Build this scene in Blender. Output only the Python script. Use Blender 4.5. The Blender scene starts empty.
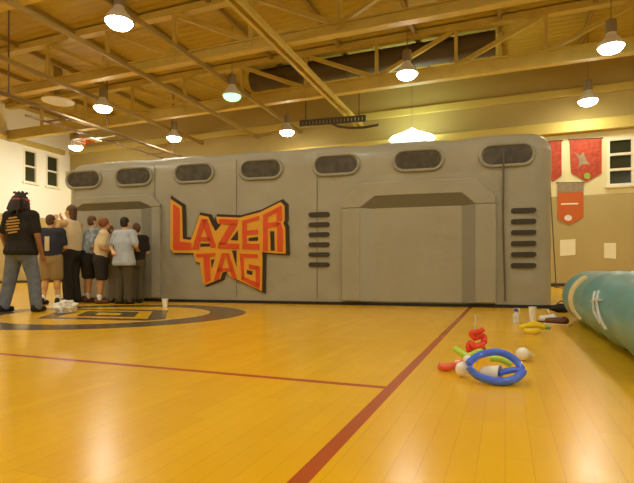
import bpy, bmesh, math, random
from mathutils import Vector, Matrix, noise
random.seed(7)
R = math.radians
# ------------------------------------------------------------------ camera
YAW = 21.2
F = 485.0            # focal length in pixels of the 634 wide picture
CAMH = 0.55
cam = bpy.data.cameras.new('camera'); camo = bpy.data.objects.new('camera', cam)
bpy.context.scene.collection.objects.link(camo)
camo.location = (0, 0, CAMH); camo.rotation_euler = (R(90), 0, R(YAW))
cam.sensor_width = 36; cam.lens = F/634*36; cam.shift_y = 30.5/634; cam.clip_start = .02
sc = bpy.context.scene; sc.camera = camo
# ------------------------------------------------------------------ world, exposure
w = bpy.data.worlds.new('world'); sc.world = w; w.use_nodes = True
w.node_tree.nodes['Background'].inputs[0].default_value = (.02, .02, .03, 1)
w.node_tree.nodes['Background'].inputs[1].default_value = .3
sc.view_settings.view_transform = 'Standard'; sc.view_settings.look = 'None'
sc.view_settings.gamma = 1; sc.view_settings.use_curve_mapping = False
sc.view_settings.exposure = 0.6
LAMP = 52.0
WARM = (1.0, .95, .76)
GREENISH = (.8, 1.0, .85)

CY, SY = math.cos(R(YAW)), math.sin(R(YAW))
def at(px, py, depth):
    """a point of the picture at a depth in metres -> gym coordinates"""
    X = (px-317)/F*depth; Z = (272-py)/F*depth
    return Vector((CY*X-SY*depth, SY*X+CY*depth, CAMH+Z))
def ground(px, py): return at(px, py, CAMH*F/(py-272))
COL = sc.collection
# ------------------------------------------------------------------ materials
def mat(name, col, rough=.6, metal=0, emit=None, strength=0, bump=0, bscale=20, spec=.5, var=0, vscale=4, alpha=1, trans=0, coat=0, sub=0):
    m = bpy.data.materials.new(name); m.use_nodes = True
    nt = m.node_tree; b = nt.nodes['Principled BSDF']
    b.inputs['Base Color'].default_value = (*col, 1); b.inputs['Roughness'].default_value = rough
    b.inputs['Metallic'].default_value = metal; b.inputs['Specular IOR Level'].default_value = spec
    b.inputs['Coat Weight'].default_value = coat; b.inputs['Coat Roughness'].default_value = .1
    b.inputs['Alpha'].default_value = alpha; b.inputs['Transmission Weight'].default_value = trans
    if sub: b.inputs['Subsurface Weight'].default_value = sub; b.inputs['Subsurface Scale'].default_value = .02
    if emit: b.inputs['Emission Color'].default_value = (*emit, 1); b.inputs['Emission Strength'].default_value = strength
    if bump or var:
        tc = nt.nodes.new('ShaderNodeTexCoord'); n = nt.nodes.new('ShaderNodeTexNoise')
        n.inputs['Scale'].default_value = bscale; n.inputs['Detail'].default_value = 4
        nt.links.new(tc.outputs['Object'], n.inputs['Vector'])
        if bump:
            bp = nt.nodes.new('ShaderNodeBump'); bp.inputs['Strength'].default_value = bump; bp.inputs['Distance'].default_value = .02
            nt.links.new(n.outputs['Fac'], bp.inputs['Height']); nt.links.new(bp.outputs['Normal'], b.inputs['Normal'])
        if var:
            n2 = nt.nodes.new('ShaderNodeTexNoise'); n2.inputs['Scale'].default_value = vscale; n2.inputs['Detail'].default_value = 5
            nt.links.new(tc.outputs['Object'], n2.inputs['Vector'])
            r = nt.nodes.new('ShaderNodeValToRGB')
            r.color_ramp.elements[0].position = .3; r.color_ramp.elements[1].position = .7
            r.color_ramp.elements[0].color = (*[c*(1-var) for c in col], 1)
            r.color_ramp.elements[1].color = (*[min(1, c*(1+var)) for c in col], 1)
            nt.links.new(n2.outputs['Fac'], r.inputs['Fac']); nt.links.new(r.outputs['Color'], b.inputs['Base Color'])
    return m
class N:
    """tiny node-maths helper"""
    def __init__(s, nt): s.nt = nt
    def m(s, op, a, b=0.0, c=0.0):
        n = s.nt.nodes.new('ShaderNodeMath'); n.operation = op
        for i, v in enumerate((a, b, c)):
            if isinstance(v, (int, float)): n.inputs[i].default_value = v
            else: s.nt.links.new(v, n.inputs[i])
        return n.outputs[0]
    def mix(s, f, a, b):
        n = s.nt.nodes.new('ShaderNodeMix'); n.data_type = 'RGBA'
        for i, v in ((0, f), (6, a), (7, b)):
            if isinstance(v, (int, float)): n.inputs[i].default_value = v
            elif isinstance(v, tuple): n.inputs[i].default_value = (*v, 1)
            else: s.nt.links.new(v, n.inputs[i])
        return n.outputs[2]
    def band(s, v, lo, hi):
        return s.m('MULTIPLY', s.m('GREATER_THAN', v, lo), s.m('LESS_THAN', v, hi))
def floor_material():
    m = mat('varnished_maple', (.8, .45, .08), .22, spec=.35)
    nt = m.node_tree; b = nt.nodes['Principled BSDF']; k = N(nt)
    g = nt.nodes.new('ShaderNodeNewGeometry'); sp = nt.nodes.new('ShaderNodeSeparateXYZ')
    nt.links.new(g.outputs['Position'], sp.inputs[0]); u, v = sp.outputs[0], sp.outputs[1]
    # boards run along v
    cb = nt.nodes.new('ShaderNodeCombineXYZ'); nt.links.new(v, cb.inputs[0]); nt.links.new(u, cb.inputs[1])
    br = nt.nodes.new('ShaderNodeTexBrick'); nt.links.new(cb.outputs[0], br.inputs['Vector'])
    br.inputs['Scale'].default_value = 1; br.inputs['Brick Width'].default_value = .95; br.inputs['Row Height'].default_value = .075
    br.inputs['Mortar Size'].default_value = .0012; br.inputs['Bias'].default_value = 0
    br.inputs['Color1'].default_value = (.86, .49, .008, 1); br.inputs['Color2'].default_value = (.80, .43, .008, 1)
    br.inputs['Mortar'].default_value = (.66, .33, .008, 1); br.offset = .37; br.offset_frequency = 3
    no = nt.nodes.new('ShaderNodeTexNoise'); no.inputs['Scale'].default_value = 1.3; no.inputs['Detail'].default_value = 6
    nt.links.new(g.outputs['Position'], no.inputs['Vector'])
    wood = k.mix(k.m('MULTIPLY', no.outputs['Fac'], .55), br.outputs['Color'], (.93, .57, .012))
    # court lines
    red = (.42, .05, .02)
    l1 = k.band(u, -.532, -.478)
    l2 = k.m('MULTIPLY', k.band(v, 2.245, 2.295), k.m('LESS_THAN', u, -.52))
    line = k.m('MAXIMUM', l1, l2)
    # centre circle
    du = k.m('SUBTRACT', u, -4.85); dv = k.m('SUBTRACT', v, 4.95)
    r = k.m('SQRT', k.m('ADD', k.m('MULTIPLY', du, du), k.m('MULTIPLY', dv, dv)))
    ring = k.band(r, 1.3, 1.78); edge = k.band(r, 1.22, 1.30)
    a = k.m('ADD', k.m('MULTIPLY', du, .93), k.m('MULTIPLY', dv, -.36)); c = k.m('ADD', k.m('MULTIPLY', du, .36), k.m('MULTIPLY', dv, .93))
    dm = k.m('ADD', k.m('MULTIPLY', k.m('ABSOLUTE', a), .62), k.m('ABSOLUTE', c))
    logo = k.m('MULTIPLY', k.m('LESS_THAN', r, 1.2), k.m('MAXIMUM', k.band(dm, .62, .86), k.band(dm, .18, .42)))
    dark = k.m('MAXIMUM', ring, logo)
    col = k.mix(k.m('MULTIPLY', dark, .93), wood, (.07, .055, .04))
    col = k.mix(k.m('MULTIPLY', edge, .8), col, (.75, .5, .16))
    col = k.mix(k.m('MULTIPLY', line, .9), col, red)
    nt.links.new(col, b.inputs['Base Color'])
    n2 = nt.nodes.new('ShaderNodeTexNoise'); n2.inputs['Scale'].default_value = 5; n2.inputs['Detail'].default_value = 4
    nt.links.new(g.outputs['Position'], n2.inputs['Vector'])
    nt.links.new(k.m('ADD', k.m('MULTIPLY', n2.outputs['Fac'], .12), .17), b.inputs['Roughness'])
    bp = nt.nodes.new('ShaderNodeBump'); bp.inputs['Strength'].default_value = .06; bp.inputs['Distance'].default_value = .01
    nt.links.new(n2.outputs['Fac'], bp.inputs['Height']); nt.links.new(bp.outputs['Normal'], b.inputs['Normal'])
    return m
def wall_material():
    m = mat('painted_block_wall', (.85, .8, .6), .7)
    nt = m.node_tree; b = nt.nodes['Principled BSDF']; k = N(nt)
    g = nt.nodes.new('ShaderNodeNewGeometry'); sp = nt.nodes.new('ShaderNodeSeparateXYZ')
    nt.links.new(g.outputs['Position'], sp.inputs[0])
    no = nt.nodes.new('ShaderNodeTexNoise'); no.inputs['Scale'].default_value = .8; nt.links.new(g.outputs['Position'], no.inputs['Vector'])
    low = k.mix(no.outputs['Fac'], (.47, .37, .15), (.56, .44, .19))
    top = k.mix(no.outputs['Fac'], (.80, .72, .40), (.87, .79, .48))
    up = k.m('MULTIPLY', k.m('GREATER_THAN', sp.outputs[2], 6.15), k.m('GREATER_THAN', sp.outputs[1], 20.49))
    top = k.mix(k.m('LESS_THAN', sp.outputs[0], -22.89), top, (.96, .96, .86)); c2 = k.mix(k.m('GREATER_THAN', sp.outputs[2], 3.42), low, top)  # left wall whitened to stand in for strong light falling on it
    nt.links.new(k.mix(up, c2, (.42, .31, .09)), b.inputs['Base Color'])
    cb = nt.nodes.new('ShaderNodeCombineXYZ'); nt.links.new(k.m('ADD', sp.outputs[0], sp.outputs[1]), cb.inputs[0]); nt.links.new(sp.outputs[2], cb.inputs[1])
    br = nt.nodes.new('ShaderNodeTexBrick'); nt.links.new(cb.outputs[0], br.inputs['Vector']); br.inputs['Scale'].default_value = 1
    br.inputs['Brick Width'].default_value = .4; br.inputs['Row Height'].default_value = .2; br.inputs['Mortar Size'].default_value = .008
    bp = nt.nodes.new('ShaderNodeBump'); bp.inputs['Strength'].default_value = .3; bp.inputs['Distance'].default_value = .01; bp.invert = True
    nt.links.new(br.outputs['Fac'], bp.inputs['Height']); nt.links.new(bp.outputs['Normal'], b.inputs['Normal'])
    return m
def deck_material():
    m = mat('roof_deck', (.74, .57, .26), .6)
    nt = m.node_tree; b = nt.nodes['Principled BSDF']
    tc = nt.nodes.new('ShaderNodeNewGeometry'); wv = nt.nodes.new('ShaderNodeTexWave'); wv.bands_direction = 'Y'
    wv.inputs['Scale'].default_value = 1.05; wv.inputs['Distortion'].default_value = 0
    nt.links.new(tc.outputs['Position'], wv.inputs['Vector'])
    bp = nt.nodes.new('ShaderNodeBump'); bp.inputs['Strength'].default_value = .5; bp.inputs['Distance'].default_value = .05
    nt.links.new(wv.outputs['Fac'], bp.inputs['Height']); nt.links.new(bp.outputs['Normal'], b.inputs['Normal'])
    no = nt.nodes.new('ShaderNodeTexNoise'); no.inputs['Scale'].default_value = .35; nt.links.new(tc.outputs['Position'], no.inputs['Vector'])
    k = N(nt); nt.links.new(k.mix(no.outputs['Fac'], (.38, .26, .03), (.62, .46, .08)), b.inputs['Base Color'])
    return m
M = dict(
    floor=floor_material(), wall=wall_material(), deck=deck_material(),
    steel=mat('painted_steel', (.60, .45, .10), .5, var=.08, vscale=2),
    joist=mat('joist_shade_paint', (.34, .23, .05), .5),  # darker than the trusses, the joists' shade put into the colour
    fascia=mat('fascia_paint', (.56, .43, .10), .6),
    darksteel=mat('dark_steel', (.06, .045, .03), .5),
    pipe=mat('pipe_steel', (.22, .15, .08), .35, metal=.4),
    duct=mat('dark_tube_paint', (.10, .065, .025), .6),
    black=mat('black_matte', (.012, .011, .010), .7),
    housing=mat('lamp_housing', (.24, .18, .10), .5),
    reflector=mat('lamp_reflector', (.7, .66, .55), .3),
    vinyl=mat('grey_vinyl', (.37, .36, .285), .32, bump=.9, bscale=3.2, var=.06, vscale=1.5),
    vinyl_shade_seam=mat('shade_and_seam_vinyl', (.16, .15, .10), .5, bump=.4, bscale=5),  # painted shade of the top reveals; also colours the seams
    vinyl_half_shade=mat('half_shade_vinyl', (.25, .245, .20), .45, bump=.4, bscale=5),  # right reveal, half shade painted into the colour
    vinyl_lit=mat('lit_side_vinyl', (.37, .375, .32), .42, bump=.3, bscale=6),  # left reveal, painted lighter as the lit side
    vinyl_rim=mat('window_rim_vinyl', (.33, .325, .26), .38),
    netting=mat('window_netting', (.06, .05, .03), .35, var=.5, vscale=9),
    slot=mat('vent_print', (.045, .036, .025), .6),
    seam=mat('seam_thread', (.13, .11, .08), .7),
    logo_dark=mat('logo_shadow', (.035, .02, .008), .6),
    logo_yellow=mat('logo_yellow', (.80, .40, .03), .45),
    logo_red=mat('logo_red', (.72, .085, .015), .45),
    winframe=mat('window_frame', (.88, .84, .66), .5),
    glass=mat('night_glass', (.035, .04, .02), .12),
    paper=mat('paper', (.95, .90, .66), .8),
    red=mat('banner_red', (.46, .06, .02), .7, var=.35, vscale=7),
    orange=mat('banner_orange', (.62, .13, .02), .7),
    greyband=mat('banner_grey', (.33, .25, .15), .8, var=.2, vscale=6),
    white=mat('white_plastic', (.9, .9, .87), .4),
    lime=mat('lime', (.3, .5, .05), .6),
    tealvinyl=mat('teal_vinyl', (.13, .36, .39), .3, bump=.3, bscale=3, var=.12, vscale=2.5),
    bluebal=mat('blue_latex', (.07, .19, 1.0), .12, coat=.5, sub=.1),
    redbal=mat('red_latex', (.82, .06, .025), .18, coat=.5),
    coralbal=mat('coral_latex', (.85, .13, .06), .2, coat=.5),
    greenbal=mat('lime_latex', (.50, .78, .08), .2, coat=.5),
    yellowbal=mat('yellow_latex', (.93, .72, .01), .2, coat=.5),
    tealbal=mat('teal_latex', (.10, .45, .22), .2, coat=.5),
    whitebal=mat('white_latex', (.93, .92, .88), .2, coat=.5),
    cream=mat('cream_vinyl', (.85, .74, .42), .5),
    skin=mat('skin_tan', (.62, .33, .15), .55), skin2=mat('skin_light', (.74, .44, .22), .55), skin3=mat('skin_brown', (.36, .17, .08), .55),
    tblack=mat('black_cotton', (.018, .015, .013), .9), gold=mat('gold_print', (.55, .33, .08), .8),
    denim=mat('blue_denim', (.16, .19, .25), .9, var=.2, vscale=12), khaki=mat('khaki_cotton', (.36, .26, .12), .9),
    navy=mat('navy_cotton', (.03, .035, .06), .9), creamc=mat('cream_cotton', (.78, .66, .42), .9),
    charcoal=mat('charcoal_cotton', (.03, .026, .02), .9), olive=mat('olive_cotton', (.10, .085, .045), .9),
    ltblue=mat('light_blue_cotton', (.50, .58, .70), .9), blueprint=mat('blue_print_cotton', (.34, .42, .52), .9, var=.5, vscale=14),
    greyc=mat('grey_cotton', (.40, .37, .30), .9), redc=mat('red_cotton', (.6, .05, .02), .8),
    hairdark=mat('dark_hair', (.02, .013, .01), .6), hairbrown=mat('brown_hair', (.12, .06, .025), .6), hairred=mat('auburn_hair', (.24, .075, .03), .6),
    blueplastic=mat('blue_plastic', (.03, .12, .6), .4), clear=mat('frosted_plastic', (.82, .85, .85), .25, alpha=.75),
    shoebrown=mat('brown_leather', (.12, .04, .02), .5), eye=mat('eye_white', (.8, .8, .75), .3), lip=mat('lip', (.5, .15, .1), .5),
)
def lens_mat(name, col, s): return mat(name, (.9, .9, .9), .4, emit=col, strength=s)
# ------------------------------------------------------------------ mesh helpers
def link(o, parent=None):
    COL.objects.link(o)
    if parent: o.parent = parent
    return o
def obj(name, bm, m, parent=None, smooth=True, loc=None, rotz=None):
    me = bpy.data.meshes.new(name); bmesh.ops.recalc_face_normals(bm, faces=bm.faces); bm.to_mesh(me); bm.free()
    for mm in (m if isinstance(m, (list, tuple)) else [m]): me.materials.append(mm)
    if smooth:
        for p in me.polygons: p.use_smooth = True
        try: me.set_sharp_from_angle(angle=R(38))
        except Exception: pass
    o = bpy.data.objects.new(name, me)
    if loc is not None: o.location = loc
    if rotz is not None: o.rotation_euler.z = rotz
    return link(o, parent)
def tag(o, label, cat, group=None, kind=None):
    if label: o['label'] = label
    if cat: o['category'] = cat
    if group: o['group'] = group
    if kind: o['kind'] = kind
    return o
def thing(name, label, cat, loc=(0, 0, 0), rotz=0, group=None):
    o = bpy.data.objects.new(name, None); o.empty_display_size = .1
    o.location = loc; o.rotation_euler = (0, 0, rotz); COL.objects.link(o)
    return tag(o, label, cat, group)
def struct(o): o['kind'] = 'structure'; return o
def box(bm, c, s, bev=0):
    r = bmesh.ops.create_cube(bm, size=1, matrix=Matrix.Translation(c) @ Matrix.Diagonal((*s, 1)))
    if bev:
        es = list({e for v in r['verts'] for e in v.link_edges})
        bmesh.ops.bevel(bm, geom=es, offset=bev, segments=2, affect='EDGES', profile=.5)
    return bm
def bx(c, s, bev=0): return box(bmesh.new(), c, s, bev)
def frame_of(d):
    d = d.normalized(); a = Vector((0, 0, 1)) if abs(d.z) < .9 else Vector((1, 0, 0))
    x = d.cross(a).normalized(); return x, x.cross(d).normalized()
def tube(bm, pts, rad, n=12, caps=True, closed=False, mats=None):
    """swept round tube with radius per point"""
    pts = [Vector(p) for p in pts]; k = len(pts)
    rad = rad if isinstance(rad, (list, tuple)) else [rad]*k
    rings = []; px = None
    for i, p in enumerate(pts):
        if closed: d = pts[(i+1) % k]-pts[i-1]
        else: d = pts[min(i+1, k-1)]-pts[max(i-1, 0)]
        d.normalize()
        if px is None: x, y = frame_of(d)
        else:
            x = (px-d*px.dot(d)).normalized(); y = x.cross(d).normalized()
        px = x
        rings.append([bm.verts.new(p+x*math.cos(2*math.pi*j/n)*rad[i]+y*math.sin(2*math.pi*j/n)*rad[i]) for j in range(n)])
    for i in range(k if closed else k-1):
        a, b = rings[i], rings[(i+1) % k]
        for j in range(n):
            bm.faces.new((a[j], a[(j+1) % n], b[(j+1) % n], b[j]))
    if caps and not closed: bm.faces.new(rings[0][::-1]); bm.faces.new(rings[-1])
    return bm
def capsule(bm, a, b, ra, rb, n=14, sq=1.0):
    a, b = Vector(a), Vector(b); d = b-a
    if d.length < 1e-5: d = Vector((0, 0, 1e-3))
    u = d.normalized(); pts = []; rad = []
    for i in range(5):
        t = math.pi/2*(1-i/4); pts.append(a-u*ra*math.sin(t)*.999); rad.append(max(ra*math.cos(t), .0008))
    for i in range(5):
        t = math.pi/2*i/4; pts.append(b+u*rb*math.sin(t)*.999); rad.append(max(rb*math.cos(t), .0008))
    return tube(bm, pts, rad, n)
def ball(bm, c, r, seg=16):
    r = r if isinstance(r, (list, tuple)) else (r, r, r)
    bmesh.ops.create_uvsphere(bm, u_segments=seg, v_segments=max(6, seg*2//3), radius=1, matrix=Matrix.Translation(c) @ Matrix.Diagonal((*r, 1)))
    return bm
def lathe(bm, prof, n=24, c=(0, 0, 0)):
    rings = [[bm.verts.new((c[0]+r*math.cos(2*math.pi*j/n), c[1]+r*math.sin(2*math.pi*j/n), c[2]+z)) for j in range(n)] for r, z in prof]
    for a, b in zip(rings, rings[1:]):
        for j in range(n): bm.faces.new((a[j], a[(j+1) % n], b[(j+1) % n], b[j]))
    bm.faces.new(rings[0][::-1]); bm.faces.new(rings[-1]); return bm
def plate(bm, pts, y0, y1):
    """polygon in x,z extruded from depth y0 to y1 (concave allowed)"""
    a = [bm.verts.new((p[0], y0, p[1])) for p in pts]; b = [bm.verts.new((p[0], y1, p[1])) for p in pts]
    k = len(pts); f1 = bm.faces.new(a); f2 = bm.faces.new(b[::-1]); f1.normal_update(); f2.normal_update()
    for i in range(k): bm.faces.new((a[i], b[i], b[(i+1) % k], a[(i+1) % k]))
    bmesh.ops.triangulate(bm, faces=[f1, f2]); return bm
def bar(bm, a, b, w, h):
    """rectangular bar between two points"""
    a, b = Vector(a), Vector(b); d = (b-a); x, y = frame_of(d)
    v = [bm.verts.new(p+x*sx*w/2+y*sy*h/2) for p in (a, b) for sx, sy in ((-1, -1), (1, -1), (1, 1), (-1, 1))]
    for q in ((3, 2, 1, 0), (4, 5, 6, 7), (0, 1, 5, 4), (1, 2, 6, 5), (2, 3, 7, 6), (3, 0, 4, 7)): bm.faces.new([v[i] for i in q])
    return bm
def remeshed(name, bm, voxel, m, parent, smooth=4):
    """melt overlapping volumes into one continuous skin"""
    me = bpy.data.meshes.new('tmp'); bmesh.ops.recalc_face_normals(bm, faces=bm.faces); bm.to_mesh(me); bm.free()
    t = bpy.data.objects.new('tmp', me); COL.objects.link(t)
    md = t.modifiers.new('r', 'REMESH'); md.mode = 'VOXEL'; md.voxel_size = voxel
    if smooth: s = t.modifiers.new('s', 'SMOOTH'); s.iterations = smooth; s.factor = .5
    dg = bpy.context.evaluated_depsgraph_get(); dg.update()
    out = bpy.data.meshes.new_from_object(t.evaluated_get(dg)); bpy.data.objects.remove(t); bpy.data.meshes.remove(me)
    out.materials.clear(); out.materials.append(m)
    for p in out.polygons: p.use_smooth = True
    out.name = name
    return link(bpy.data.objects.new(name, out), parent)

# ================================================================== the gym shell
UL, UR, VF, VB, ZC = -22.9, 14.5, -10.0, 20.5, 8.85
struct(obj('floor', bx(((UL+UR)/2, (VF+VB)/2, -.1), (UR-UL, VB-VF, .2)), M['floor'], smooth=False))
struct(obj('ceiling', bx(((UL+UR)/2, (VF+VB)/2, ZC+.1), (UR-UL, VB-VF, .2)), M['deck'], smooth=False))
T = .3
# left wall with two window openings (v ranges) at z 5.19..6.8
def wall_with_holes(axis, pos, t, lo, hi, holes, z1):
    """wall slab along the other axis; holes = (a0,a1,z0,z1) sorted"""
    bm = bmesh.new()
    def slab(a0, a1, z0, zt):
        if a1-a0 < 1e-4 or zt-z0 < 1e-4: return
        if axis == 'u': box(bm, (pos+t/2, (a0+a1)/2, (z0+zt)/2), (abs(t), a1-a0, zt-z0))
        else: box(bm, ((a0+a1)/2, pos+t/2, (z0+zt)/2), (a1-a0, abs(t), zt-z0))
    cur = lo
    for a0, a1, h0, h1 in holes:
        slab(cur, a0, 0, z1); slab(a0, a1, 0, h0); slab(a0, a1, h1, z1); cur = a1
    slab(cur, hi, 0, z1); return bm
WL = [(10.2, 10.95), (11.5, 12.2), (13.95, 14.7), (15.15, 15.9), (17.65, 18.4), (18.95, 19.75)]
WZ = (5.15, 6.85)
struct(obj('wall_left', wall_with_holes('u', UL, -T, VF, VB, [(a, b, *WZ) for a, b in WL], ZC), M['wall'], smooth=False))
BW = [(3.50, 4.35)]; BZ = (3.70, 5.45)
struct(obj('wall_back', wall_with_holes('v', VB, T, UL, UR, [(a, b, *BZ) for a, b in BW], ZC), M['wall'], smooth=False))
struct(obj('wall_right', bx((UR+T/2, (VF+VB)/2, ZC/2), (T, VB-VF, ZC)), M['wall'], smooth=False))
struct(obj('wall_front', bx(((UL+UR)/2, VF-T/2, ZC/2), (UR-UL, T, ZC)), M['wall'], smooth=False))
n = 0
for a, b in WL:
    n += 1; c = (a+b)/2; zc = sum(WZ)/2
    bm = bmesh.new(); d = UL-.05
    for y in (a+.04, b-.04): box(bm, (d, y, zc), (.14, .08, WZ[1]-WZ[0]))
    for z in (WZ[0]+.04, WZ[1]-.04, zc): box(bm, (d, c, z), (.14, b-a-.16, .08))
    fr = struct(obj(f'window_{n}', bm, M['winframe'], smooth=False))
    obj('pane', bx((UL-.08, c, zc), (.02, b-a-.14, WZ[1]-WZ[0]-.1)), M['glass'], fr, smooth=False)
    obj('sill', bx((UL+.03, c, WZ[0]-.04), (.16, b-a+.16, .07), .01), M['winframe'], fr, smooth=False)
for a, b in BW:
    n += 1; c = (a+b)/2; zc = sum(BZ)/2
    bm = bmesh.new(); d = VB+.05
    for x in (a+.04, b-.04): box(bm, (x, d, zc), (.09, .14, BZ[1]-BZ[0]))
    for z in (BZ[0]+.04, BZ[1]-.04, zc-.28, zc+.28): box(bm, (c, d, z), (b-a-.16, .14, .09))
    fr = struct(obj(f'window_{n}', bm, M['winframe'], smooth=False))
    obj('pane', bx((c, VB+.08, zc), (b-a-.14, .02, BZ[1]-BZ[0]-.1)), M['glass'], fr, smooth=False)
    obj('sill', bx((c, VB-.03, BZ[0]-.04), (b-a+.16, .16, .07), .01), M['winframe'], fr, smooth=False)
# ledge beam along the top of the walls
struct(obj('trim_1', bx(((UL+UR)/2, VB-.16, 5.95), (UR-UL, .32, .42), .02), M['fascia'], smooth=False))
struct(obj('trim_2', bx((UL+.1, (VF+VB)/2-.2, 7.15), (.2, VB-VF-.6, .25), .02), M['fascia'], smooth=False))
struct(obj('trim_3', bx(((UL+UR)/2, VB-.05, 7.3), (UR-UL, .1, .3), .02), M['fascia'], smooth=False))
struct(obj('baseboard_back', bx(((UL+UR)/2, VB-.02, .06), (UR-UL, .04, .12)), M['darksteel'], smooth=False))
struct(obj('baseboard_left', bx((UL+.02, (VF+VB)/2, .06), (.04, VB-VF-.1, .12)), M['darksteel'], smooth=False))

# ------------------------------------------------------------------ roof trusses
NODES = [-4.25+2.72*k for k in range(-6, 7)]
ZB, ZT = 7.05, 8.62
def truss(v, label, deep=.3):
    t = thing('roof_truss', label, 'roof truss', (0, v, ZB), group='steel roof trusses')
    U0, U1 = UL+.02, UR-.02; h = ZT-ZB
    obj('bottom_chord', box(box(bx(((U0+U1)/2, 0, 0), (U1-U0, .26, .05)), ((U0+U1)/2, .0, deep/2), (U1-U0, .06, deep)), ((U0+U1)/2, 0, deep), (U1-U0, .22, .04)), M['steel'], t, smooth=False)
    obj('top_chord', bx(((U0+U1)/2, 0, h+.08), (U1-U0, .26, .22)), M['steel'], t, smooth=False)
    for i, u in enumerate(NODES):
        obj('post', bx((u, 0, h/2+.08), (.11, .11, h-.1)), M['steel'], t, smooth=False)
        if i+1 < len(NODES):
            u2 = NODES[i+1]
            if u < -4.4: a, b = (u+.06, 0, h), (u2-.06, 0, deep)
            else: a, b = (u+.06, 0, deep), (u2-.06, 0, h)
            obj('brace', bar(bmesh.new(), a, b, .13, .13), M['steel'], t, smooth=False)
    return t
truss(12.6, 'pale steel roof truss nearest the camera, its chord crossing the upper left')
truss(16.8, 'pale steel roof truss just behind the nearest one, with webs above the inflatable', .42)
truss(8.3, 'pale steel roof truss overhead, out of the picture above')
# joists run from the front wall to the back wall through the trusses
for u, ww, lb in ((-5.95, .16, 'pale double joist descending to the right of the green lamp'), (-8.72, .10, 'slim joist carrying the green lamp'),
                  (-10.95, .12, 'joist crossing just right of the bright lamp at the top left'), (-14.05, .12, 'joist over the lamps near the windows'),
                  (-16.8, .12, 'joist at the upper left corner, nearest the window wall')):
    j = thing('ceiling_joist', lb, 'joist', (u, 0, ZB+.01), group='joists under the trusses')
    for s in ((-1, 1) if u == -5.95 else (0,)):
        obj('rail', bx((s*.12, (6+VB)/2, -.1), (ww*.6, VB-6-.02, .14)), M['steel' if u == -5.95 else 'joist'], j, smooth=False)
k = 0
for u in [-4.25-2.72*6.5+2.72*i for i in range(13)]:
    tag(obj('roof_purlin', bx((u, (VF+VB)/2, ZC-.09), (.12, VB-VF-.02, .18)), M['joist'], smooth=False), 'roof purlin running front to back under the roof deck', 'purlin', 'purlins under the deck')
# ------------------------------------------------------------------ high bay lamps
LM = dict(warm=lens_mat('lens_warm', WARM, LAMP), hot=lens_mat('lens_hot', (1, .93, .78), LAMP*1.1), cool=lens_mat('lens_cool', GREENISH, LAMP), green=lens_mat('lens_green', (.16, 1.0, .42), 1.3),
          glow=lens_mat('lens_glow', (.8, 1.0, .82), 7.0), wallside=lens_mat('lens_wallside', (1, .96, .82), LAMP*3.2))
def lamp(p, label, lm='warm', hang=None, sc_=1.0):
    t = thing('high_bay_lamp', label, 'ceiling lamp', p, group='high bay lamps')
    s = sc_
    obj('reflector', lathe(bmesh.new(), [(.12*s, .36*s), (.13*s, .30*s), (.20*s, .22*s), (.29*s, .10*s), (.32*s, .0), (.315*s, -.01), (.30*s, .0), (.18*s, .20*s), (.10*s, .28*s)], 28), M['reflector'], t)
    obj('lens', lathe(bmesh.new(), [(.29*s, .02*s), (.30*s, -.01*s), (.28*s, -.06*s), (.23*s, -.11*s), (.15*s, -.145*s), (.06*s, -.16*s), (.01, -.16*s)], 28), LM[lm], t)
    obj('ballast_housing', lathe(bmesh.new(), [(.06, .74*s), (.13*s, .70*s), (.14*s, .42*s), (.11*s, .34*s)], 20), M['housing'], t)
    top = (ZB-.08 if hang is None else hang)-p[2]
    if top > .72*s: obj('hanger_rod', tube(bmesh.new(), [(0, 0, .70*s), (0, 0, top)], .012, 8), M['housing'], t)
    return t
def lampat(px, py, hp): return at(px, py, hp*F/(272-py))
LS = [(119, 22, 5.95, 'hot', 'glowing lamp cut by the top edge at the upper left'), (103, 108, 5.95, 'warm', 'glowing lamp above the dark pipe, between the pipe and the joist'),
      (76, 147, 5.95, 'wallside', 'glowing lamp just above the windows at far left'), (174, 138, 5.95, 'warm', 'small glowing lamp above the second oval window from the left'),
      (232, 96, 5.95, 'green', 'dim green lamp, the only green one'), (287, 132, 5.95, 'warm', 'glowing lamp above the fifth oval window from the right, left of the black frame'),
      (407, 74, 5.95, 'hot', 'brightest white lamp, centre of the ceiling between trusses'), (588, 101, 5.95, 'warm', 'warm lamp above the red banners'),
      (611, 47, 5.95, 'cool', 'greenish white lamp in the top right corner'), (412, 138.5, 5.3, 'glow', 'lamp glowing just over the top edge of the inflatable')]
for px, py, hp, lm, lb in LS:
    p = lampat(px, py, hp)
    if lm == 'glow':
        t = thing('high_bay_lamp', lb, 'ceiling lamp', p, group='high bay lamps')
        obj('glowing_dish', lathe(bmesh.new(), [(.03, .42), (.10, .36), (.25, .28), (.55, .14), (.85, .02), (.9, -.03), (.5, -.10), (.1, -.12)], 32), LM['glow'], t)
        obj('hanger_rod', tube(bmesh.new(), [(0, 0, .4), (0, 0, ZC-p.z)], .012, 8), M['housing'], t); continue
    lamp(p, lb, lm, hang=(ZC-.0), sc_=1.5 if lm == 'glow' else 1.0)
for i, v in enumerate((4.4, -.6, -5.6)):  # unseen rows carrying on the lamp grid, added to light the room
    for j, u in enumerate((-13.8, -8.7, -3.0, 2.7, 8.4)):
        lamp((u, v, 6.5), 'unseen high bay lamp added overhead, behind or above the view', 'warm', hang=ZC)
for u, v in ((8.4, 9.3), (8.4, 14.4), (8.4, 18.8), (-19.3, 9.3)): lamp((u, v, 6.5), 'unseen high bay lamp added outside the view to the side', 'warm', hang=ZC)  # more unseen lamps at the sides, added for their light

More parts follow.
